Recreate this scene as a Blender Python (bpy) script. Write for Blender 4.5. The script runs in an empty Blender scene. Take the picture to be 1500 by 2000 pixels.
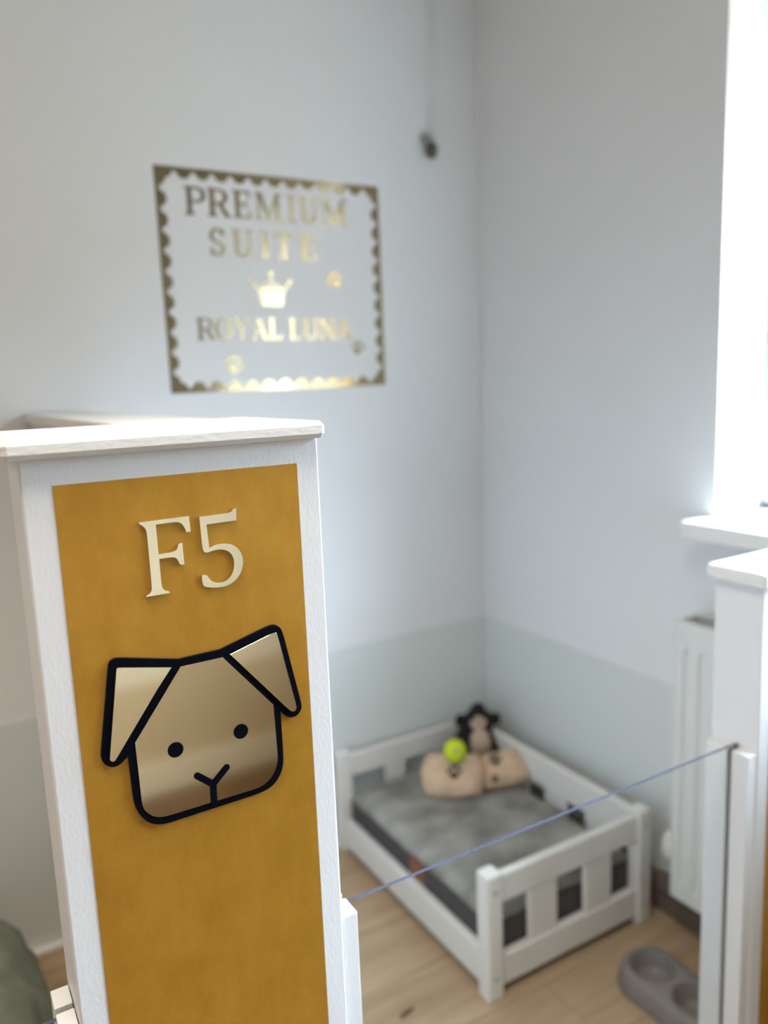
import bpy, bmesh, math, random
from mathutils import Vector, Matrix, noise
random.seed(7)
S = bpy.context.scene
COL = S.collection

# ------------------------------------------------------------------ camera
cam_d = bpy.data.cameras.new('camera'); cam = bpy.data.objects.new('camera', cam_d); COL.objects.link(cam)
CAM = Vector((-1.5056, -1.9682, 1.35))
Rt, Up, Bk = Vector((.8605, -.5079, -.0394)), Vector((.1154, .1189, .9862)), Vector((-.4962, -.8531, .1609))
cam.matrix_world = Matrix(((Rt.x, Up.x, Bk.x, CAM.x), (Rt.y, Up.y, Bk.y, CAM.y), (Rt.z, Up.z, Bk.z, CAM.z), (0, 0, 0, 1)))
cam_d.sensor_fit = 'VERTICAL'; cam_d.sensor_height = 36; cam_d.lens = 1550 / 2000 * 36
cam_d.clip_start = .02
cam_d.dof.use_dof = True; cam_d.dof.focus_distance = .80; cam_d.dof.aperture_fstop = 2.3
S.camera = cam

# ------------------------------------------------------------------ light
W = bpy.data.worlds.new('sky'); S.world = W; W.use_nodes = True
nt = W.node_tree; nt.nodes.clear()
wo = nt.nodes.new('ShaderNodeOutputWorld'); bg = nt.nodes.new('ShaderNodeBackground')
tc = nt.nodes.new('ShaderNodeTexCoord'); sx = nt.nodes.new('ShaderNodeSeparateXYZ'); rp = nt.nodes.new('ShaderNodeValToRGB')
nt.links.new(tc.outputs['Generated'], sx.inputs[0]); nt.links.new(sx.outputs['Z'], rp.inputs[0])
e = rp.color_ramp.elements
e[0].position = 0.0; e[0].color = (.042, .038, .029, 1)
e[1].position = .34; e[1].color = (.36, .45, .56, 1)
x_ = rp.color_ramp.elements.new(.20); x_.color = (.042, .038, .030, 1)
x_ = rp.color_ramp.elements.new(.95); x_.color = (.66, .83, 1.0, 1)
nt.links.new(rp.outputs[0], bg.inputs[0]); bg.inputs[1].default_value = 58.0
nt.links.new(bg.outputs[0], wo.inputs[0])

def area(name, loc, rot, sx_, sy_, power, color, portal=False):
    d = bpy.data.lights.new(name, 'AREA'); d.shape = 'RECTANGLE'; d.size = sx_; d.size_y = sy_; d.energy = power; d.color = color
    o = bpy.data.objects.new(name, d); COL.objects.link(o); o.location = loc; o.rotation_euler = rot
    if portal: d.cycles.is_portal = True
    else: d.spread = math.radians(105)
    return o
area('window_portal', (.41, -1.57, 1.584), (0, math.radians(90), 0), 1.11, 1.46, 1, (1, 1, 1), True)
area('ceiling_lamp_light', (-1.45, -1.58, 2.53), (0, 0, 0), .55, .55, 9, (1, .91, .78))
area('ceiling_lamp_light.001', (-2.6, -1.0, 2.53), (0, 0, 0), .55, .55, 6, (1, .88, .72))
S.view_settings.view_transform = 'Standard'; S.view_settings.look = 'None'
S.view_settings.exposure = 0.36; S.view_settings.gamma = 1.0; S.view_settings.use_curve_mapping = False

S.cycles.use_adaptive_sampling = True; S.cycles.adaptive_threshold = .025; S.cycles.max_bounces = 6; S.cycles.diffuse_bounces = 4; S.cycles.glossy_bounces = 3; S.cycles.transmission_bounces = 3
S.cycles.caustics_reflective = False; S.cycles.caustics_refractive = False

# ------------------------------------------------------------------ materials
def mat(name, col, rough=.5, metal=0, noise_scale=None, col2=None, bump=0, bump_scale=None, stretch=(1, 1, 1), emit=None, detail=4, spec=.5, rnd=0, ramp=(.35, .65)):
    m = bpy.data.materials.new(name); m.use_nodes = True
    n = m.node_tree; b = n.nodes['Principled BSDF']
    b.inputs['Base Color'].default_value = (*col, 1); b.inputs['Roughness'].default_value = rough; b.inputs['Metallic'].default_value = metal
    b.inputs['Specular IOR Level'].default_value = spec
    if emit: b.inputs['Emission Color'].default_value = (*emit[:3], 1); b.inputs['Emission Strength'].default_value = emit[3]
    t = n.nodes.new('ShaderNodeTexCoord'); mp = n.nodes.new('ShaderNodeMapping'); mp.inputs['Scale'].default_value = stretch
    n.links.new(t.outputs['Object'], mp.inputs[0])
    src = mp.outputs[0]
    if rnd:
        oi = n.nodes.new('ShaderNodeObjectInfo'); add = n.nodes.new('ShaderNodeVectorMath'); add.operation = 'ADD'
        mul = n.nodes.new('ShaderNodeVectorMath'); mul.operation = 'SCALE'; mul.inputs[0].default_value = (13, 7, 5)
        n.links.new(oi.outputs['Random'], mul.inputs['Scale']); n.links.new(mul.outputs[0], add.inputs[1]); n.links.new(src, add.inputs[0]); src = add.outputs[0]
    out = None
    if noise_scale:
        t1 = n.nodes.new('ShaderNodeTexNoise'); t1.inputs['Scale'].default_value = noise_scale; t1.inputs['Detail'].default_value = detail
        n.links.new(src, t1.inputs['Vector']); t1.inputs['Roughness'].default_value = .68 if name == 'gold_paint' else .5
        r = n.nodes.new('ShaderNodeValToRGB'); r.color_ramp.elements[0].position = ramp[0]; r.color_ramp.elements[1].position = ramp[1]
        r.color_ramp.elements[0].color = (*col, 1); r.color_ramp.elements[1].color = (*(col2 or col), 1)
        n.links.new(t1.outputs['Fac'], r.inputs[0]); out = r.outputs[0]
    if out is not None:
        if rnd:
            hv = n.nodes.new('ShaderNodeHueSaturation'); mr = n.nodes.new('ShaderNodeMapRange')
            mr.inputs['To Min'].default_value = 1 - rnd; mr.inputs['To Max'].default_value = 1 + rnd
            n.links.new(oi.outputs['Random'], mr.inputs[0]); n.links.new(mr.outputs[0], hv.inputs['Value']); n.links.new(out, hv.inputs['Color']); out = hv.outputs[0]
        n.links.new(out, b.inputs['Base Color'])
    if bump:
        t2 = n.nodes.new('ShaderNodeTexNoise'); t2.inputs['Scale'].default_value = bump_scale or 200; t2.inputs['Detail'].default_value = 3
        n.links.new(mp.outputs[0], t2.inputs['Vector'])
        bp = n.nodes.new('ShaderNodeBump'); bp.inputs['Strength'].default_value = bump; bp.inputs['Distance'].default_value = .001
        n.links.new(t2.outputs['Fac'], bp.inputs['Height']); n.links.new(bp.outputs[0], b.inputs['Normal'])
    return m

M = {}
M['wall'] = mat('wall_paint', (.805, .80, .795), .7, bump=.15, bump_scale=90)
M['dado'] = mat('dado_paint', (.70, .725, .70), .55)
M['beige'] = mat('beige_dado', (.60, .53, .43), .6)
M['ceil'] = mat('ceiling_paint', (.52, .46, .40), .8)
M['white'] = mat('white_paint', (.745, .735, .735), .45, bump=.3, bump_scale=330, stretch=(1, 1, .45))
M['whitecap'] = mat('white_cap_paint', (.76, .75, .725), .4, bump=.7, bump_scale=240, stretch=(.35, 1, 1))
M['gold'] = mat('gold_paint', (.47, .225, .020), .42, .5, noise_scale=34, col2=(.56, .285, .032), bump=.22, bump_scale=1500, stretch=(1, 1, .55), detail=9)
M['goldmirror'] = mat('gold_mirror', (.82, .65, .40), .07, 1)
M['goldletter'] = mat('gold_letter', (.96, .79, .50), .10, 1)
M['decal'] = mat('gold_foil', (.40, .33, .19), .12, 1)
M['black'] = mat('black_acrylic', (.003, .004, .007), .4, spec=.03)
M['bed'] = mat('bed_lacquer', (.75, .72, .68), .4)
M['matside'] = mat('mattress_side', (.055, .050, .052), .9, noise_scale=300, col2=(.075, .070, .070))
M['mattop'] = mat('mattress_plush', (.20, .19, .17), .95, noise_scale=9, col2=(.36, .345, .31), bump=.8, bump_scale=350, stretch=(1, 1.6, 1), detail=6)
M['tag'] = mat('tan_leather', (.22, .085, .04), .6)
M['floor'] = mat('oak_plank', (.40, .27, .16), .5, noise_scale=3.2, col2=(.49, .345, .215), stretch=(1, 9, 9), detail=7, rnd=.05)
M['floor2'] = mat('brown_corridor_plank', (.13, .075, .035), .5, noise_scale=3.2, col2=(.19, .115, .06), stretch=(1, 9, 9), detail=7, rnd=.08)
M['knot'] = mat('wood_knot', (.12, .07, .04), .6)
M['skirt'] = mat('brown_skirting', (.15, .11, .088), .5, noise_scale=8, col2=(.185, .14, .115), stretch=(1, .3, 6))
M['rad'] = mat('radiator_enamel', (.74, .74, .71), .35)
M['dark'] = mat('dark_slot', (.10, .10, .085), .7)
M['valve'] = mat('valve_plastic', (.72, .70, .62), .4)
M['sill'] = mat('sill_white', (.86, .84, .81), .3)
M['upvc'] = mat('window_frame_white', (.80, .80, .79), .35)
M['bowl'] = mat('bowl_grey_plastic', (.215, .19, .18), .38)
M['blackfur'] = mat('black_plush', (.012, .009, .009), .95, bump=1, bump_scale=300)
M['beigefur'] = mat('beige_plush', (.62, .43, .28), .95, noise_scale=30, col2=(.70, .51, .35), bump=.8, bump_scale=300)
M['face'] = mat('pale_plush', (.58, .42, .31), .95, bump=.6, bump_scale=300)
M['brownfur'] = mat('brown_plush', (.035, .022, .018), .95)
M['tealfab'] = mat('teal_plush', (.01, .06, .06), .9)
M['ball'] = mat('tennis_felt', (.60, .70, .02), .85, bump=.6, bump_scale=500)
M['ballmark'] = mat('ball_print', (.35, .36, .25), .7)
M['cushion'] = mat('green_grey_plush', (.15, .165, .125), .95, noise_scale=14, col2=(.235, .25, .20), bump=1, bump_scale=160, detail=5)
M['knob'] = mat('dark_knob', (.09, .085, .06), .35)
M['cord'] = mat('white_conduit', (.80, .79, .78), .5)
M['metal'] = mat('grey_metal', (.45, .45, .43), .35, .6)
M['lamp'] = mat('lamp_diffuser', (.9, .9, .88), .5, emit=(1, .90, .78, 1.5))
M['edge'] = mat('glass_edge', (.065, .075, .115), .25)
M['seam'] = mat('black_seam', (.03, .03, .03), .8)

def glass_mat():
    m = bpy.data.materials.new('clear_pane'); m.use_nodes = True; n = m.node_tree; n.nodes.clear()
    o = n.nodes.new('ShaderNodeOutputMaterial'); mx = n.nodes.new('ShaderNodeMixShader'); tr = n.nodes.new('ShaderNodeBsdfTransparent')
    gl = n.nodes.new('ShaderNodeBsdfGlossy'); gl.inputs['Roughness'].default_value = .02; fr = n.nodes.new('ShaderNodeMath'); fr.operation = 'POWER'; lw = n.nodes.new('ShaderNodeLayerWeight'); lw.inputs['Blend'].default_value = .5; n.links.new(lw.outputs['Facing'], fr.inputs[0]); fr.inputs[1].default_value = 5; ad = n.nodes.new('ShaderNodeMath'); ad.operation = 'MULTIPLY_ADD'; ad.inputs[1].default_value = .6; ad.inputs[2].default_value = .012; n.links.new(fr.outputs[0], ad.inputs[0])
    tr.inputs[0].default_value = (.975, .985, .98, 1)
    n.links.new(ad.outputs[0], mx.inputs[0]); n.links.new(tr.outputs[0], mx.inputs[1]); n.links.new(gl.outputs[0], mx.inputs[2]); n.links.new(mx.outputs[0], o.inputs[0])
    return m
M['glass'] = glass_mat()

# ------------------------------------------------------------------ helpers
def box(bm, x0, x1, y0, y1, z0, z1, bevel=0, seg=2):
    r = bmesh.ops.create_cube(bm, size=1); vs = r['verts']
    for v in vs: v.co = Vector((x0 if v.co.x < 0 else x1, y0 if v.co.y < 0 else y1, z0 if v.co.z < 0 else z1))
    if bevel:
        es = {ed for v in vs for ed in v.link_edges}
        bmesh.ops.bevel(bm, geom=list(es), offset=bevel, segments=seg, profile=.5, affect='EDGES')
STAG = [0]
def prism(bm, pts, y0, y1):
    """polygon in (x,z), extruded from y0 (front) to y1"""
    if y0 == -.0009: STAG[0] = (STAG[0] + 1) % 40; y0 -= STAG[0] * 4e-6
    a = [bm.verts.new((p[0], y0, p[1])) for p in pts]; b = [bm.verts.new((p[0], y1, p[1])) for p in pts]
    n = len(pts); fs = [bm.faces.new(a), bm.faces.new(b[::-1])]
    for i in range(n): fs.append(bm.faces.new((a[i], b[i], b[(i + 1) % n], a[(i + 1) % n])))
    bmesh.ops.recalc_face_normals(bm, faces=fs)
    return fs
def cyl(bm, p, q, r0, r1=None, n=20):
    p, q = Vector(p), Vector(q); d = q - p; r1 = r0 if r1 is None else r1
    mw = Matrix.Translation((p + q) / 2) @ d.to_track_quat('Z', 'Y').to_matrix().to_4x4()
    bmesh.ops.create_cone(bm, cap_ends=True, segments=n, radius1=r0, radius2=r1, depth=d.length, matrix=mw)
def ball(bm, c, r, u=20, v=14, rot=None):
    r = (r, r, r) if not hasattr(r, '__len__') else r
    mw = Matrix.Translation(c) @ (rot or Matrix.Identity(4)) @ Matrix.Diagonal((*r, 1))
    bmesh.ops.create_uvsphere(bm, u_segments=u, v_segments=v, radius=1, matrix=mw)
def ob(name, bm, m, parent=None, smooth=False, at=None):
    me = bpy.data.meshes.new(name); bm.normal_update(); bm.to_mesh(me); bm.free()
    for k in (m if isinstance(m, (list, tuple)) else [m]): me.materials.append(M[k])
    if smooth:
        for p in me.polygons: p.use_smooth = True
    o = bpy.data.objects.new(name, me); COL.objects.link(o)
    if parent is not None:
        o.parent = parent
        o.matrix_parent_inverse = parent.matrix_basis.inverted()
    return o
def B(): return bmesh.new()
def bx(name, m, parent, *a, bevel=0, seg=2, smooth=False):
    bm = B(); box(bm, *a, bevel=bevel, seg=seg); return ob(name, bm, m, parent, smooth)
def tag(o, label, cat, group=None):
    o['label'] = label; o['category'] = cat
    if group: o['group'] = group
    return o
def thing(name, loc, label, cat, group=None):
    o = bpy.data.objects.new(name, None); COL.objects.link(o); o.location = loc; o.empty_display_size = .05
    return tag(o, label, cat, group)
def struct(o): o['kind'] = 'structure'; return o

# ------------------------------------------------------------------ room shell
XL, YB, ZC = -3.4, -3.07, 2.56
WY0, WY1, WZ0, WZ1, WT = -2.3, -.84, 1.028, 2.14, .42   # window opening in the right-hand wall
fl = struct(bx('floor', 'dark', None, XL - .1, .42, YB - .1, .1, -.06, -.012))
pw, pl = .188, 1.22
plank_me = {}
y = 0.0; row = 0
while y > YB:
    y0 = max(y - pw, YB); x = 0.0 + (row * .43 % 1) * pl * .9
    while x > XL:
        a, b_ = max(x - pl, XL), min(x, 0.0)
        if b_ - a > .02:
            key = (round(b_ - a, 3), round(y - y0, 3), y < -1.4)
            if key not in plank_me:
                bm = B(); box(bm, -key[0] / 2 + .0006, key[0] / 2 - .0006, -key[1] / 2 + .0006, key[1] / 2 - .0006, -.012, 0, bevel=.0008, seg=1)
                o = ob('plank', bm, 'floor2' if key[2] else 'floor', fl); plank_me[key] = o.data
            else:
                o = bpy.data.objects.new('plank', plank_me[key]); COL.objects.link(o); o.parent = fl
            o.location = ((a + b_) / 2, (y + y0) / 2, 0)
        x -= pl
    y -= pw; row += 1
bm = B()
bmesh.ops.create_circle(bm, cap_ends=True, segments=18, radius=1, matrix=Matrix.Translation((-.735, -.655, .0006)) @ Matrix.Rotation(.25, 4, 'Z') @ Matrix.Diagonal((.022, .007, 1, 1)))
ob('wood_knot', bm, 'knot', fl)

wl = struct(bx('wall_left', 'wall', None, XL - .1, .3, 0, .12, -.06, ZC + .1))
bx('dado_panel', 'dado', wl, XL, 0, -.003, 0, .0, .60)
bm = B()
box(bm, 0, WT, WY1, 0, -.06, ZC + .1); box(bm, 0, WT, YB - .1, WY0, -.06, ZC + .1)
box(bm, 0, WT, WY0, WY1, -.06, WZ0 - .035); box(bm, 0, WT, WY0, WY1, WZ1, ZC + .1)
wr = struct(ob('wall_right', bm, 'wall'))
bx('dado_panel', 'dado', wr, -.003, 0, YB, -.003, .0, .60)
wb = struct(bx('wall_back', 'wall', None, XL - .1, .3, YB - .12, YB, -.06, ZC + .1))
bx('dado_panel', 'beige', wb, XL, 0, YB, YB + .003, 0, .52)
struct(bx('wall_far', 'wall', None, XL - .12, XL, YB, 0, -.06, ZC + .1))
struct(bx('ceiling', 'ceil', None, XL - .1, .3, YB - .1, .1, ZC, ZC + .1))
# skirtings
struct(bx('baseboard_right', 'skirt', None, -.018, -.003, YB, -.02, 0, .105, bevel=.003))
bm = B(); box(bm, XL, 0, -.022, -.003, 0, .018, bevel=.005); struct(ob('baseboard_left', bm, 'sill'))
bm = B(); box(bm, XL, 0, YB + .003, YB + .018, 0, .11, bevel=.004); struct(ob('baseboard_back', bm, 'upvc'))

# window: frame, panes, sill
w1 = bpy.data.objects.new('window_1', None); COL.objects.link(w1); w1.location = (.18, (WY0 + WY1) / 2, WZ0); struct(w1)
FX0, FX1 = .165, .235
for nm, a in (('frame_jamb', (WY1 - .06, WY1, WZ0, WZ1)), ('frame_jamb', (WY0, WY0 + .06, WZ0, WZ1)), ('frame_rail', (WY0 + .06, WY1 - .06, WZ0, WZ0 + .06)), ('frame_rail', (WY0 + .06, WY1 - .06, WZ1 - .06, WZ1)), ('mullion', (-1.60, -1.54, WZ0 + .06, WZ1 - .06))):
    bx(nm, 'upvc', w1, FX0, FX1, *a, bevel=.006)
for a in ((WY0 + .06, -1.60), (-1.54, WY1 - .06)): bx('pane', 'glass', w1, .195, .199, a[0], a[1], WZ0 + .06, WZ1 - .06)
bx('gasket', 'dark', w1, FX0 - .003, FX0 + .001, WY1 - .03, WY1 - .001, WZ0, WZ0 + .012)
bx('window_sill', 'sill', w1, -.085, .165, WY0 - .02, -.812, WZ0 - .043, WZ0 - .003, bevel=.006)

# ------------------------------------------------------------------ left pillar with the gold panel
YF = -1.22
PX0, PX1, PZ = -1.434, -1.147, 1.2965
pil = thing('kennel_pillar', (-1.29, YF + .04, 0), 'tall white wooden kennel pillar with gold painted front panel and capped top', 'pillar', None)
bx('body', 'white', pil, PX0, PX1, YF, YF + .085, 0, PZ, bevel=.0022)
bm = B(); box(bm, -1.4465, -1.1425, YF - .013, YF + .22, PZ, 1.3142, bevel=.0048, seg=1)
ob('cap', bm, 'whitecap', pil)
bx('gold_panel', 'gold', pil, -1.4075, -1.1722, YF - .0008, YF + .001, .02, 1.2717)
bx('partition_wall', 'white', pil, -1.28, -1.18, YF + .085, -.004, 0, 1.292, bevel=.003)
bx('partition_cap', 'whitecap', pil, -1.291, -1.169, YF + .221, -.004, 1.292, 1.3125, bevel=.003)
for (x0, x1) in ((PX1, PX1 + .0215), (PX0 - .0185, PX0)):
    bx('glazing_strip', 'white', pil, x0 + (.0009 if x0 == PX1 else 0), x1 - (.0009 if x0 != PX1 else 0), -1.2155, -1.185, 0, .7405, bevel=.0012)
    bx('glazing_strip', 'white', pil, x0 + (.0009 if x0 == PX1 else 0), x1 - (.0009 if x0 != PX1 else 0), -1.177, -1.148, 0, .7405, bevel=.0012)

F_ = [(-1.3366, 1.2306), (-1.2892, 1.2311), (-1.2886, 1.2156), (-1.2931, 1.2156), (-1.2942, 1.2201), (-1.2964, 1.2241), (-1.2991, 1.2261), (-1.302, 1.2269), (-1.3213, 1.2266), (-1.321, 1.1981), (-1.3101, 1.1984), (-1.306, 1.1987), (-1.3033, 1.2004), (-1.3021, 1.2031), (-1.3017, 1.2056), (-1.2977, 1.2061), (-1.2973, 1.1847), (-1.3015, 1.1847), (-1.303, 1.189), (-1.3045, 1.1917), (-1.3064, 1.193), (-1.3089, 1.1934), (-1.3209, 1.1936), (-1.3208, 1.1678), (-1.3199, 1.1643), (-1.3177, 1.1621), (-1.3138, 1.1609), (-1.3138, 1.159), (-1.3364, 1.1589), (-1.3357, 1.1603), (-1.3327, 1.1614), (-1.3308, 1.1636), (-1.33, 1.1668), (-1.3301, 1.1967), (-1.3302, 1.2198), (-1.3309, 1.2235), (-1.3331, 1.2266), (-1.3366, 1.2289)]
FIVE = [(-1.2792, 1.2291), (-1.2525, 1.2293), (-1.2481, 1.2297), (-1.2457, 1.2311), (-1.2447, 1.2331), (-1.2413, 1.2332), (-1.242, 1.221), (-1.2726, 1.2207), (-1.2716, 1.1972), (-1.2661, 1.1994), (-1.26, 1.1998), (-1.2538, 1.1993), (-1.2478, 1.1973), (-1.2427, 1.1931), (-1.2395, 1.1879), (-1.2378, 1.1806), (-1.2388, 1.1728), (-1.242, 1.1663), (-1.2469, 1.1613), (-1.2534, 1.1575), (-1.2606, 1.1561), (-1.2693, 1.1569), (-1.2753, 1.1581), (-1.2811, 1.1602), (-1.2812, 1.1712), (-1.2761, 1.1712), (-1.2742, 1.167), (-1.2715, 1.1635), (-1.2672, 1.1616), (-1.262, 1.1609), (-1.2566, 1.162), (-1.2519, 1.1656), (-1.2488, 1.1709), (-1.2474, 1.1776), (-1.2479, 1.1838), (-1.2502, 1.189), (-1.2544, 1.1924), (-1.2595, 1.1942), (-1.2656, 1.1944), (-1.2709, 1.1936), (-1.2746, 1.1926), (-1.2785, 1.195)]
OUT = [(-1.3734, 1.1041), (-1.3694, 1.1054), (-1.3655, 1.1049), (-1.3106, 1.0917), (-1.2681, 1.0925), (-1.2157, 1.1068), (-1.2099, 1.1073), (-1.2044, 1.1048), (-1.2009, 1.0993), (-1.184, 1.0141), (-1.1845, 1.0094), (-1.1879, 1.0044), (-1.1934, 1.002), (-1.1993, 1.0033), (-1.204, 1.0066), (-1.2085, 1.0122), (-1.2085, 0.9605), (-1.2101, 0.9492), (-1.2153, 0.939), (-1.2246, 0.9311), (-1.2383, 0.9286), (-1.3361, 0.9271), (-1.3461, 0.9294), (-1.3541, 0.9344), (-1.3607, 0.9438), (-1.3642, 0.9536), (-1.3651, 0.9628), (-1.3663, 1.0073), (-1.3733, 1.0015), (-1.3783, 0.9998), (-1.3837, 1.0009), (-1.3888, 1.0055), (-1.3908, 1.0118), (-1.3903, 1.0168), (-1.3767, 1.0965), (-1.3757, 1.1012)]
LE = [(-1.3679, 1.0963), (-1.3182, 1.0857), (-1.3326, 1.0684), (-1.3786, 1.0078), (-1.38, 1.0068), (-1.3826, 1.0075), (-1.3836, 1.0092), (-1.3833, 1.0122), (-1.3695, 1.0943), (-1.3689, 1.0959)]
RE = [(-1.259, 1.0861), (-1.211, 1.0992), (-1.2084, 1.0989), (-1.2068, 1.0971), (-1.1911, 1.0135), (-1.1922, 1.0111), (-1.1943, 1.0097), (-1.1982, 1.0109)]
FC = [(-1.3095, 1.0846), (-1.2669, 1.0849), (-1.2162, 1.0221), (-1.2151, 0.9624), (-1.2164, 0.955), (-1.2207, 0.9455), (-1.228, 0.939), (-1.2379, 0.9352), (-1.3372, 0.9352), (-1.3446, 0.9371), (-1.351, 0.9412), (-1.3562, 0.9483), (-1.3582, 0.957), (-1.3589, 1.0193)]
def chaikin(pts, sharp=.004, n=2):
    for _ in range(n):
        o = []
        for i in range(len(pts)):
            a, b_, c = Vector(pts[i - 1]), Vector(pts[i]), Vector(pts[(i + 1) % len(pts)])
            d1, d2 = (b_ - a), (c - b_)
            ang = d1.angle(d2) if d1.length > 1e-7 and d2.length > 1e-7 else 0
            if ang > math.radians(75) or ang < math.radians(3) or (d1.length > .018 and d2.length > .018): o.append(tuple(b_))
            else:
                l1, l2 = min(d1.length * .25, sharp), min(d2.length * .25, sharp)
                o += [tuple(b_ - d1.normalized() * l1), tuple(b_ + d2.normalized() * l2)]
        pts = o
    return pts
num = thing('kennel_number', (-1.29, YF, 1.155), 'pale gold mirror serif characters F5 on the gold panel', 'number sign')
bm = B(); prism(bm, chaikin(F_), YF - .0038, YF - .0008); ob('letter', bm, 'goldletter', num)
bm = B(); prism(bm, chaikin(FIVE), YF - .0038, YF - .0008); ob('digit', bm, 'goldletter', num)

dog = thing('dog_face_plaque', (-1.2885, YF, .927), 'gold mirror dog face plaque with thick black outline below the F5', 'plaque')
Z1, Z2, Z3 = YF - .0008, YF - .0042, YF - .0050
bm = B(); prism(bm, chaikin(OUT), Z2, Z1); ob('outline', bm, 'black', dog)
def plate(name, pts, tilt=(0, 0), out=0):
    bm = B(); prism(bm, chaikin(pts), Z3 - out, Z2 + .0003)
    bmesh.ops.bevel(bm, geom=[ed for ed in bm.edges if all(abs(v.co.y - Z3 + out) < 1e-6 for v in ed.verts)], offset=.00015, segments=1, affect='EDGES')
    cx = sum(p[0] for p in pts) / len(pts); cz = sum(p[1] for p in pts) / len(pts)
    for v in bm.verts:
        if v.co.y < Z2: v.co.y += (v.co.x - cx) * tilt[0] + (v.co.z - cz) * tilt[1]
    return ob(name, bm, 'goldmirror', dog)
fp = plate('face_plate', FC, (0, 0)); plate('ear_plate', LE, (0, .03), .001); plate('ear_plate', RE, (0, .03), .001)
def disc(bm, cx, cz, r, y0, y1, n=32): prism(bm, [(cx + r * math.cos(t * math.tau / n), cz + r * math.sin(t * math.tau / n)) for t in range(n)], y0, y1)
for c in ((-1.3214, 1.0014), (-1.2537, 1.0025)):
    bm = B(); disc(bm, *c, .0077, Z3 - .0007, Z3); ob('eye', bm, 'black', dog)
def stroke(bm, a, b_, w, y0, y1, cap_b=True):
    a, b_ = Vector(a), Vector(b_); d = (b_ - a).normalized(); n_ = Vector((-d.y, d.x)); pts = []
    for t in range(9):
        th = math.pi / 2 + t * math.pi / 8; pts.append(a + (d * math.cos(th) + n_ * math.sin(th)) * w)
    for t in range(9):
        th = -math.pi / 2 + t * math.pi / 8; pts.append(b_ + (d * math.cos(th) + n_ * math.sin(th)) * w)
    prism(bm, [tuple(p) for p in pts], y0, y1)
bm = B(); J = (-1.2868, .9545)
for q in ((-1.3022, .9682), (-1.2716, .9682), (-1.2873, .9345)): stroke(bm, q, J, .0034, Z3 - .0007 - q[0] * 1e-5, Z3)
ob('mouth', bm, 'black', dog)

# ------------------------------------------------------------------ right pillar
rpil = thing('kennel_pillar', (-.25, -1.174, 0), 'low white kennel pillar with flat cap beside the radiator', 'pillar')
RX0, RX1 = -.38, -.118
bx('body', 'white', rpil, RX0, RX1, -1.218, -1.128, 0, 1.004, bevel=.003)
bx('cap', 'whitecap', rpil, RX0 - .012, RX1 + .008, -1.229, -1.118, 1.004, 1.031, bevel=.006, seg=3)
bx('gold_panel', 'gold', rpil, RX0 + .03, RX1 - .03, -1.2188, -1.217, .02, .975)
for y0, y1 in ((-1.2155, -1.185), (-1.177, -1.135)): bx('glazing_strip', 'white', rpil, RX0 - .022, RX0 + .001, y0, y1, 0, .7255, bevel=.0015)

# ------------------------------------------------------------------ glass panels
def pane(name, x0, x1, y0, y1, z0, z1, label):
    bm = B(); box(bm, x0, x1, y0, y1, z0, z1)
    bm.normal_update()
    for f in bm.faces: f.material_index = 0 if abs(f.normal.y) > .5 else 1
    return tag(ob(name, bm, ['glass', 'edge']), label, 'glass panel')
pane('glass_panel', PX1 + .004, RX0 - .004, -1.1835, -1.1785, .03, .7315, 'clear glass panel with bluish edge between the two white pillars')
pane('glass_panel', -2.25, PX0 - .004, -1.1835, -1.1785, .03, .7315, 'clear glass panel starting at the left side of the tall pillar')

# ------------------------------------------------------------------ wall decal
dec = thing('wall_decal', (-.646, 0, 1.343), 'gold foil wall sticker reading PREMIUM SUITE ROYAL LUNA with scalloped border', 'wall sticker')
DX0, DX1, DZ0, DZ1 = -.9525, -.340, 1.3435, 1.878
D0, D1 = -.0009, -.0001
bm = B(); bw = .0105
for a in ((DX0, DX0 + bw, DZ0, DZ1), (DX1 - bw, DX1, DZ0, DZ1), (DX0, DX1, DZ0, DZ0 + bw), (DX0, DX1, DZ1 - bw, DZ1)):
    prism(bm, [(a[0], a[2]), (a[1], a[2]), (a[1], a[3]), (a[0], a[3])], D0, D1)
def halfdisc(cx, cz, r, ang, n=12):
    prism(bm, [(cx + r * math.cos(ang - math.pi / 2 + t * math.pi / n), cz + r * math.sin(ang - math.pi / 2 + t * math.pi / n)) for t in range(n + 1)], D0, D1)
nv, nh, rr = 11, 13, .0185
for i in range(nv):
    z = DZ0 + (DZ1 - DZ0) * (i + .5) / nv; z = DZ0 + .0265 + (DZ1 - DZ0 - .053) * i / (nv - 1)
    halfdisc(DX0 + bw * .75, z, rr, 0); halfdisc(DX1 - bw * .75, z, rr, math.pi)
for i in range(nh):
    x = DX0 + .025 + (DX1 - DX0 - .05) * i / (nh - 1)
    halfdisc(x, DZ0 + bw * .75, rr, math.pi / 2); halfdisc(x, DZ1 - bw * .75, rr, -math.pi / 2)
ob('border', bm, 'decal', dec)

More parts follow.
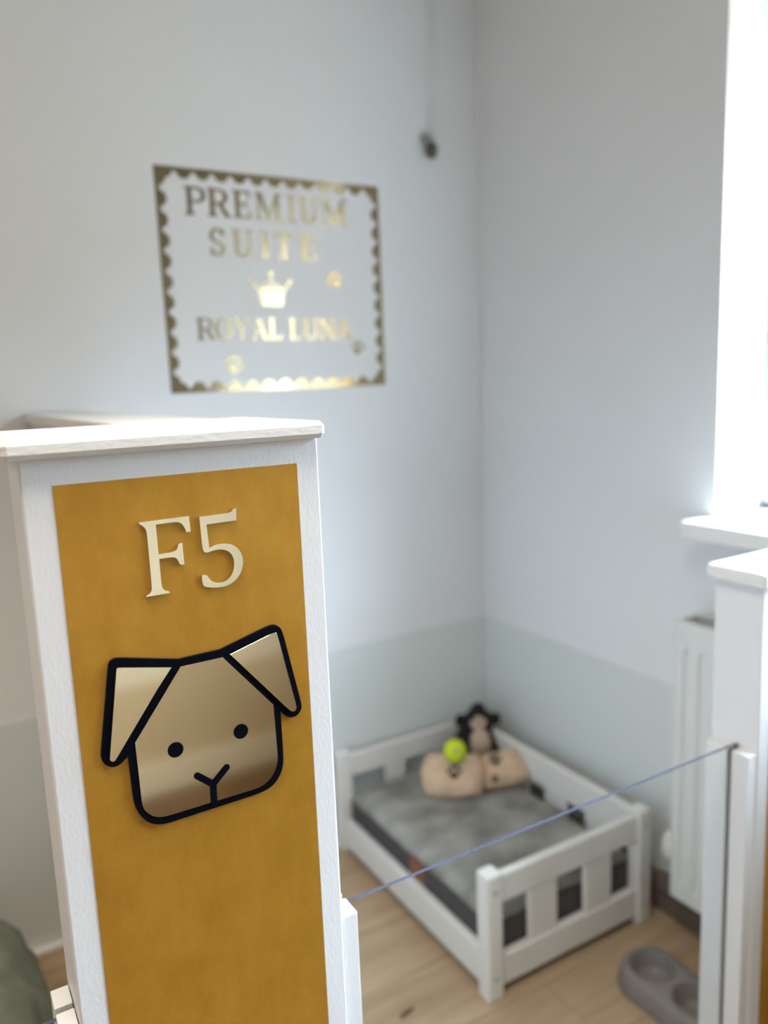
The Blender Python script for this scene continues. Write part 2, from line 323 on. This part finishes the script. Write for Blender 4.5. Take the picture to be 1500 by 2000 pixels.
def rect(x0, y0, x1, y1): return [(x0, y0), (x1, y0), (x1, y1), (x0, y1)]
def band(cx, cy, ro, ri, a0, a1, n=14):
    """ring section between ellipses ro=(rx,ry), ri=(rx,ry)"""
    out = []
    for i in range(n):
        t0, t1 = math.radians(a0 + (a1 - a0) * i / n), math.radians(a0 + (a1 - a0) * (i + 1) / n)
        out.append([(cx + ro[0] * math.cos(t0), cy + ro[1] * math.sin(t0)), (cx + ro[0] * math.cos(t1), cy + ro[1] * math.sin(t1)), (cx + ri[0] * math.cos(t1), cy + ri[1] * math.sin(t1)), (cx + ri[0] * math.cos(t0), cy + ri[1] * math.sin(t0))])
    return out
T, t_ = .17, .085
def stem(x, w=T, s=.10): return [rect(x, 0, x + w, 1), rect(x - s, 0, x + w + s, .065), rect(x - s, .935, x + w + s, 1)]
def bowlP(x): return [rect(x, .92, x + .22, 1), rect(x, .44, x + .22, .52)] + band(x + .2, .72, (.34, .28), (.17, .20), -90, 90)
G = {
 'I': (.42, stem(.12)),
 'P': (.72, stem(.11)[:2] + [rect(.01, .935, .3, 1)] + bowlP(.26)),
 'R': (.84, stem(.11)[:2] + [rect(.01, .935, .3, 1)] + bowlP(.26) + [[(.40, .47), (.58, .47), (.86, .0), (.66, .0)], rect(.66, 0, .92, .06)]),
 'E': (.74, stem(.11) + [rect(.11, .92, .68, 1), rect(.61, .76, .68, 1), rect(.11, 0, .70, .08), rect(.63, 0, .70, .26), rect(.25, .47, .55, .55), rect(.49, .38, .55, .64)]),
 'M': (1.12, [rect(.12, 0, .20, 1), rect(.02, 0, .32, .06), rect(.02, .94, .24, 1), rect(.84, 0, 1.0, 1), rect(.74, 0, 1.1, .06), rect(.88, .94, 1.1, 1), [(.14, 1), (.31, 1), (.60, .06), (.50, 0)], [(.50, 0), (.58, 0), (.96, 1), (.86, 1)]]),
 'U': (.86, [rect(.12, .3, .29, 1), rect(.02, .935, .40, 1), rect(.66, .3, .76, 1), rect(.54, .935, .86, 1)] + band(.44, .32, (.32, .34), (.155, .24), 180, 360)),
 'S': (.66, band(.33, .735, (.28, .275), (.14, .19), 15, 270, 16) + band(.33, .265, (.29, .275), (.14, .19), -165, 90, 16) + [rect(.52, .72, .60, .98), rect(.05, .02, .12, .30)]),
 'T': (.80, [rect(.31, 0, .48, 1), rect(.20, 0, .59, .06), rect(.03, .92, .77, 1), rect(.03, .74, .10, 1), rect(.70, .74, .77, 1)]),
 'O': (.90, band(.45, .5, (.42, .51), (.24, .43), 0, 360, 28)),
 'Y': (.84, [rect(.34, 0, .51, .48), rect(.24, 0, .61, .06), [(.03, 1), (.23, 1), (.50, .44), (.36, .40)], [(.68, 1), (.80, 1), (.52, .44), (.42, .44)], rect(0, .94, .32, 1), rect(.58, .94, .86, 1)]),
 'A': (.90, [[(.40, 1), (.52, 1), (.86, 0), (.67, 0)], [(.40, 1), (.47, .92), (.19, 0), (.10, 0)], rect(.22, .30, .68, .38), rect(0, 0, .28, .06), rect(.58, 0, .94, .06)]),
 'L': (.70, stem(.11) + [rect(.11, 0, .66, .08), rect(.59, 0, .66, .30)]),
 'N': (.92, [rect(.12, 0, .21, 1), rect(.02, 0, .32, .06), rect(.02, .94, .24, 1), rect(.74, 0, .83, 1), rect(.64, .94, .94, 1), [(.12, 1), (.31, 1), (.83, 0), (.68, 0)]]),
}
def word(txt, x0, x1, z0, h):
    tot = sum(G[c][0] for c in txt); k = (x1 - x0) / tot
    x = x0
    for c in txt:
        bm = B()
        for p in G[c][1]: prism(bm, [(x + q[0] * min(k, h * 1.02), z0 + q[1] * h) for q in p], D0, D1)
        ob('letter', bm, 'decal', dec); x += G[c][0] * k
word('PREMIUM', -.884, -.428, 1.770, .0665)
word('SUITE', -.830, -.520, 1.676, .0665)
word('ROYAL', -.878, -.648, 1.472, .0545)
word('LUNA', -.629, -.440, 1.471, .0545)
cx, cz = -.6715, 1.557
bm = B()
prism(bm, [(cx - .030, cz), (cx + .030, cz), (cx + .036, cz + .045), (cx - .036, cz + .045)], D0, D1)
for a, b_ in (((-.036, .040), (-.052, .060)), ((.036, .040), (.052, .060)), ((0, .040), (.002, .078)), ((-.03, .040), (-.014, .056)), ((.03, .040), (.014, .056))):
    stroke(bm, (cx + a[0], cz + a[1]), (cx + b_[0], cz + b_[1]), .0024, D0, D1)
for q in ((-.054, .063), (.054, .063), (.002, .082)): disc(bm, cx + q[0], cz + q[1], .0065, D0, D1, 20)
ob('crown', bm, 'decal', dec)
def paw(px, pz, s, rot):
    bm = B(); c, sn = math.cos(rot), math.sin(rot)
    def e_(ux, uz, rx, rz):
        prism(bm, [(px + s * (c * (ux + rx * math.cos(t)) - sn * (uz + rz * math.sin(t))), pz + s * (sn * (ux + rx * math.cos(t)) + c * (uz + rz * math.sin(t)))) for t in [k * math.tau / 20 for k in range(20)]], D0, D1)
    e_(0, -.3, .42, .34); e_(-.58, .12, .17, .24); e_(-.22, .5, .18, .26); e_(.22, .5, .18, .26); e_(.58, .12, .17, .24)
    ob('paw_print', bm, 'decal', dec)
paw(-.786, 1.408, .034, -.35); paw(-.485, 1.627, .030, .5); paw(-.425, 1.447, .026, -.2)

# ------------------------------------------------------------------ pull cord on the wall
pc = thing('pull_cord', (-.175, 0, 1.97), 'dark round pull knob hanging on a thin white cord near the corner', 'pull cord')
bm = B(); cyl(bm, (-.168, -.0022, 2.02), (-.158, -.0022, ZC), .002, n=10); ob('cord', bm, 'cord', pc, True)
bm = B(); cyl(bm, (-.150, -.0022, 2.02), (-.140, -.0022, ZC), .002, n=10); ob('cord', bm, 'cord', pc, True)
bx('bracket', 'metal', pc, -.196, -.166, -.02, 0, 2.012, 2.030, bevel=.004)
bm = B(); ball(bm, (-.175, -.026, 1.9845), (.0175, .0175, .0235)); ob('knob', bm, 'knob', pc, True)

# ------------------------------------------------------------------ radiator
rad = thing('radiator', (-.06, -1.2, .134), 'white ridged panel radiator under the window sill', 'radiator')
RY0, RY1, RZ0, RZ1, RXF = -1.62, -.815, .134, .804, -.10
bm = B()
prof = []; p_ = .040; yy = RY1 - .004
prof.append((RXF + .008, RY1)); prof.append((RXF, RY1 - .008))
yy = RY1 - .026
while yy - p_ > RY0 + .01:
    prof += [(RXF, yy), (RXF + .007, yy - .006), (RXF + .007, yy - .012), (RXF, yy - .018)]; yy -= p_
prof += [(RXF, RY0 + .008), (RXF + .008, RY0)]
zs = [RZ0, RZ0 + .028, RZ0 + .05, RZ1 - .075, RZ1 - .055, RZ1]
rows = []
for i, z in enumerate(zs):
    k = 1 if i in (2, 3) else 0
    rows.append([bm.verts.new((x if (k or j in (0, len(prof) - 1)) else RXF, y_, z)) for j, (x, y_) in enumerate(prof)])
for a, b_ in zip(rows, rows[1:]):
    for j in range(len(a) - 1): bm.faces.new((a[j], a[j + 1], b_[j + 1], b_[j]))
bmesh.ops.recalc_face_normals(bm, faces=bm.faces[:])
o = ob('front_panel', bm, 'rad', rad); sm = o.modifiers.new('thick', 'SOLIDIFY'); sm.thickness = .002; sm.offset = 0
bx('back_panel', 'rad', rad, -.03, -.022, RY0, RY1, RZ0, RZ1, bevel=.002)
bx('side_cover', 'rad', rad, RXF + .006, -.024, RY1 - .004, RY1 + .001, RZ0 + .02, RZ1 - .003, bevel=.002)
bx('side_cover', 'rad', rad, RXF + .006, -.024, RY0 - .001, RY0 + .004, RZ0 + .02, RZ1 - .003, bevel=.002)
bx('top_frame', 'rad', rad, -.034, -.022, RY0, RY1, RZ1 - .003, RZ1 + .002)
bx('inner_grille', 'dark', rad, RXF + .006, -.034, RY0 + .006, RY1 - .012, RZ1 - .03, RZ1 - .022)
bx('top_edge', 'rad', rad, RXF, RXF + .008, RY0, RY1, RZ1 - .003, RZ1 + .002)
bx('bracket', 'rad', rad, -.022, -.0032, -1.45, -1.42, .25, .7); bx('bracket', 'rad', rad, -.022, -.0032, -1.0, -.97, .25, .7)
bm = B(); cyl(bm, (-.06, RY1, .20), (-.06, RY1 + .028, .20), .010); cyl(bm, (-.06, RY1 + .024, .20), (-.019, RY1 + .024, .20), .0075)
vb = ob('valve_pipe', bm, 'valve', rad, True)
bm = B(); cyl(bm, (-.06, RY1 + .03, .185), (-.06, RY1 + .03, .245), .020, .017); ball(bm, (-.06, RY1 + .03, .245), .0172); ob('valve_head', bm, 'valve', rad, True)

# ------------------------------------------------------------------ dog bed
BX0, BX1, BY0, BY1 = -.573, -.068, -.738, -.012
bed = thing('dog_bed', ((BX0 + BX1) / 2, (BY0 + BY1) / 2, 0), 'white wooden dog bed frame with slatted ends and low front rail', 'dog bed')
ps = .042
for x0 in (BX0, BX1 - ps):
    for y0 in (BY0, BY1 - ps):
        bm = B(); box(bm, x0, x0 + ps, y0, y0 + ps, 0, .304, bevel=.006, seg=2); o = ob('post', bm, 'bed', bed)
        if y0 == BY0:
            for z in (.055, .262):
                bm = B(); cyl(bm, (x0 + ps / 2, y0 - .0006, z), (x0 + ps / 2, y0 + .004, z), .0055, n=14); ob('bolt', bm, 'metal', o)
def rail(nm, *a): return bx(nm, 'bed', bed, *a, bevel=.004)
for y0 in (BY0 + .010, BY1 - ps + .010):
    rail('top_rail', BX0 + ps, BX1 - ps, y0, y0 + .022, .224, .290)
    rail('bottom_rail', BX0 + ps, BX1 - ps, y0, y0 + .022, .022, .095)
    for xa, xb in (((-.446, -.362), (-.276, -.190)) if y0 < -.5 else ((-.413, -.343), (-.246, -.176))): rail('slat', xa, xb, y0 + .004, y0 + .018, .094, .225)
rail('side_rail', BX0 + .008, BX0 + .028, BY0 + ps, BY1 - ps, .022, .108)
rail('side_rail', BX1 - .028, BX1 - .008, BY0 + ps, BY1 - ps, .022, .108)
rail('top_rail', BX1 - .030, BX1 - .008, BY0 + ps, BY1 - ps, .205, .290)
for k in range(4):
    ya = BY0 + ps + .075 + k * .158; rail('slat', BX1 - .026, BX1 - .012, ya, ya + .085, .107, .206)
for k in range(5):
    ya = BY0 + .07 + k * .135; rail('base_slat', BX0 + .028, BX1 - .028, ya, ya + .05, .034, .046)

# mattress
mt = thing('dog_mattress', (-.32, -.375, .047), 'thick grey plush mattress with dark sides lying in the white bed', 'mattress')
MX0, MX1, MY0, MY1 = BX0 + .031, BX1 - .034, BY0 + .037, BY1 - .037
bm = B(); box(bm, MX0, MX1, MY0, MY1, .047, .165, bevel=.012, seg=3); ob('base', bm, 'matside', mt, True)
bm = B(); nx, ny = 46, 62; g = []
for j in range(ny + 1):
    r_ = []
    for i in range(nx + 1):
        u, v = i / nx, j / ny; x, y_ = MX0 + (MX1 - MX0) * u, MY0 + (MY1 - MY0) * v
        ed = min(u, 1 - u) * (MX1 - MX0), min(v, 1 - v) * (MY1 - MY0); d = min(ed)
        z = .184 + .006 * noise.noise((x * 16, y_ * 11, 3)) + .003 * noise.noise((x * 45, y_ * 40, 1)) - .022 * max(0, 1 - d / .025) ** 2
        r_.append(bm.verts.new((x, y_, z)))
    g.append(r_)
for j in range(ny):
    for i in range(nx): bm.faces.new((g[j][i], g[j][i + 1], g[j + 1][i + 1], g[j + 1][i]))
o = ob('plush_top', bm, 'mattop', mt, True); sm = o.modifiers.new('thick', 'SOLIDIFY'); sm.thickness = .02
bx('leather_tag', 'tag', mt, MX0 - .0025, MX0 + .001, -.44, -.375, .098, .16, bevel=.001)

# ------------------------------------------------------------------ toys on the mattress
def pillow(name, c, half, rot, label, prints, group):
    root = thing(name, c, label, 'plush toy', group)
    root.rotation_euler = rot
    bpy.context.view_layer.update()
    bm = B(); bmesh.ops.create_cube(bm, size=2); bmesh.ops.subdivide_edges(bm, edges=bm.edges[:], cuts=9, use_grid_fill=True)
    for v in bm.verts:
        x, y_, z = v.co; ex = max(abs(x), abs(y_))
        th = (1 - ex ** 4) * .75 + .25; pinch = 1 - .10 * (1 - abs(x)) * 1
        q = Vector((x, y_ * pinch, z * th)); sp = Vector((x, y_, z)).normalized()
        q = q.lerp(Vector((sp.x * 1.2, sp.y * 1.2, sp.z)), .45)
        nz = .10 * noise.noise((x * 2 + c[0] * 30, y_ * 2, z * 2))
        v.co = Vector((q.x * half[0], q.y * half[1], q.z * half[2])) * (1 + nz)
    o = ob('body', bm, 'beigefur', None, True); o.parent = root
    for (px, py, s) in prints:
        bm = B()
        zt = half[2] * 1.06
        for ux, uy, rx, ry in ((0, -.3, .45, .34), (-.62, .14, .19, .26), (-.22, .55, .19, .27), (.24, .55, .19, .27), (.62, .14, .19, .26)):
            ball(bm, ((px + s * ux), (py + s * uy), zt), (s * rx, s * ry, half[2] * .16), 14, 8)
        o = ob('paw_print', bm, 'brownfur', None, True); o.parent = root
    return root
def zrot(n, up=Vector((0, 0, 1)), spin=0):
    n = Vector(n).normalized(); q = n.to_track_quat('Z', 'Y').to_matrix()
    X = Vector((.86, -.5, 0)); X = (X - n * X.dot(n)).normalized(); Y = n.cross(X)
    m = Matrix((X, Y, n)).transposed() @ Matrix.Rotation(spin, 3, 'Z'); return m.to_euler()
pillow('plush_pillow', (-.300, -.225, .2385), (.080, .060, .036), zrot((-.45, -.65, .75), spin=-.06), 'beige plush pillow with dark paw print below the yellow ball', [(.005, -.004, .027)], 'beige plush pillows on the mattress')
pillow('plush_pillow', (-.155, -.268, .232), (.068, .050, .036), zrot((-.30, -.6, .8), spin=.22), 'beige plush pillow with dark spots in front of the black monkey', [(-.020, .014, .023), (-.040, -.038, .015)], 'beige plush pillows on the mattress')

mk = thing('plush_monkey', (-.155, -.115, .19), 'black plush monkey with pale face and belly sitting in the bed corner', 'plush toy')
def P(name, m, c, r, parent=mk, rot=None, jit=.0, u=22, v=16):
    bm = B(); ball(bm, c, r, u, v, rot)
    if jit:
        for q in bm.verts: q.co += (q.co - Vector(c)) * jit * noise.noise(q.co * 60)
    return ob(name, bm, m, parent, True)
hc = Vector((-.128, -.118, .313)); fd = Vector((-.50, -.76, .42)).normalized(); rt = Vector((.86, -.5, 0))
P('body', 'blackfur', (-.150, -.112, .249), (.050, .046, .060), jit=.12)
P('belly', 'face', Vector((-.142, -.125, .250)) + fd * .026 + rt * .012, (.034, .030, .052))
hd = P('head', 'blackfur', hc, (.047, .045, .045), jit=.15)
P('muzzle', 'face', hc + fd * .024 - Vector((0, 0, .002)), (.029, .027, .026), hd)
for s in (-1, 1):
    P('eye', 'blackfur', hc + fd * .050 + rt * .010 * s + Vector((0, 0, .007)), .0035, hd, u=10, v=8)
    P('ear', 'blackfur', hc + rt * .052 * s + Vector((0, 0, .008)), (.020, .014, .020), jit=.1)
P('nose', 'brownfur', hc + fd * .0515 - Vector((0, 0, .004)), (.005, .004, .003), hd, u=10, v=8)
for k, dx in enumerate((-.012, .002, .014)): P('hair_tuft', 'blackfur', hc + rt * dx + Vector((0, 0, .045 + .005 * (k % 2))), (.008, .008, .016))
bm = B(); cyl(bm, Vector((-.17, -.12, .275)) - rt * .025, Vector((-.20, -.165, .215)) - rt * .030, .019, .016); ball(bm, Vector((-.20, -.165, .215)) - rt * .030, .018); ob('arm', bm, 'blackfur', mk, True)
bm = B(); cyl(bm, Vector((-.13, -.12, .275)) + rt * .035, Vector((-.125, -.17, .215)) + rt * .045, .017, .014); ball(bm, Vector((-.125, -.17, .215)) + rt * .045, .016); ob('arm', bm, 'brownfur', mk, True)
P('scarf', 'tealfab', hc - rt * .036 - Vector((0, 0, .028)), (.015, .014, .013))

tb = thing('tennis_ball', (-.303, -.244, .288), 'bright yellow green ball resting on the left beige pillow', 'ball')
bc = Vector((-.303, -.244, .320)); br = .032
bm = B(); ball(bm, bc, br, 28, 18); o = ob('felt', bm, 'ball', tb, True)
vd = (CAM - bc).normalized(); 
mkdir = (vd + Vector((.12, -.06, .02))).normalized()
bm = B(); cyl(bm, bc + mkdir * (br - .0008), bc + mkdir * (br + .0008), .0065, n=18); ob('printed_mark', bm, 'ballmark', tb)

# ------------------------------------------------------------------ double bowl
bw_ = thing('double_bowl', (-.245, -.945, 0), 'grey plastic double feeding bowl on the wooden floor', 'pet bowl')
bcx, bcy, hz = -.236, (-.890, -1.005), .052
def stadium(r, n=20, dent=.004):
    pts = []
    for k in range(n + 1): th = k * math.pi / n; pts.append((bcx + r * math.cos(th), bcy[0] + r * math.sin(th)))
    pts.append((bcx - r + dent, (bcy[0] + bcy[1]) / 2))
    for k in range(n + 1): th = math.pi + k * math.pi / n; pts.append((bcx + r * math.cos(th), bcy[1] + r * math.sin(th)))
    pts.append((bcx + r - dent, (bcy[0] + bcy[1]) / 2))
    return pts
bm = B(); rings = []
for r, z in ((.074, 0), (.076, .006), (.070, .036), (.066, .047), (.061, hz)):
    rings.append([bm.verts.new((x, y_, z)) for x, y_ in stadium(r)])
for a, b_ in zip(rings, rings[1:]):
    for j in range(len(a)): bm.faces.new((a[j], a[(j + 1) % len(a)], b_[(j + 1) % len(a)], b_[j]))
bm.faces.new(rings[0][::-1])
edges = [bm.edges.get((rings[-1][j], rings[-1][(j + 1) % len(rings[-1])])) for j in range(len(rings[-1]))]
for cy in bcy:
    prev = None
    for q, (r, z) in enumerate(((.050, hz), (.0475, hz - .004), (.043, .022), (.034, .010), (.015, .007))):
        rg = [bm.verts.new((bcx + r * math.cos(k * math.tau / 28), cy + r * math.sin(k * math.tau / 28), z)) for k in range(28)]
        if prev is None: edges += [bm.edges.new((rg[k], rg[(k + 1) % 28])) for k in range(28)]
        else:
            for k in range(28): bm.faces.new((prev[k], prev[(k + 1) % 28], rg[(k + 1) % 28], rg[k]))
        prev = rg
    bm.faces.new(prev)
bmesh.ops.triangle_fill(bm, edges=edges, use_beauty=True)
bmesh.ops.recalc_face_normals(bm, faces=bm.faces[:])
o = ob('bowl_body', bm, 'bowl', bw_, True)
o.modifiers.new('split', 'EDGE_SPLIT').split_angle = math.radians(50)

# ------------------------------------------------------------------ cushion in the neighbouring kennel
bm = B(); bmesh.ops.create_uvsphere(bm, u_segments=72, v_segments=44, radius=1)
for v in bm.verts:
    x, y_, z = v.co
    q = Vector((math.copysign(abs(x) ** .75, x) * .34, math.copysign(abs(y_) ** .75, y_) * .36, math.copysign(abs(z) ** .8, z) * .16))
    q *= 1 + .07 * noise.noise(q * 9) + .035 * noise.noise(q * 24)
    v.co = Vector((-1.745, -.40, .16)) + q
    v.co.z = max(v.co.z, 0.0)
tag(ob('dog_cushion', bm, 'cushion', None, True), 'crumpled green grey plush dog cushion on the floor left of the tall pillar', 'cushion')

# ------------------------------------------------------------------ ceiling lamps (above the frame)
for k, (x, y_) in enumerate(((-1.45, -1.58), (-2.6, -1.0))):
    t = thing('ceiling_light', (x, y_, 2.54), ('square warm ceiling light in front of the tall pillar', 'square warm ceiling light above the left kennel')[k], 'ceiling light')
    bm = B()
    for a in ((-.31, .31, -.31, -.28), (-.31, .31, .28, .31), (-.31, -.28, -.28, .28), (.28, .31, -.28, .28)): box(bm, x + a[0], x + a[1], y_ + a[2], y_ + a[3], 2.535, ZC)
    ob('frame', bm, 'upvc', t)
    bx('diffuser', 'lamp', t, x - .28, x + .28, y_ - .28, y_ + .28, 2.545, 2.552)
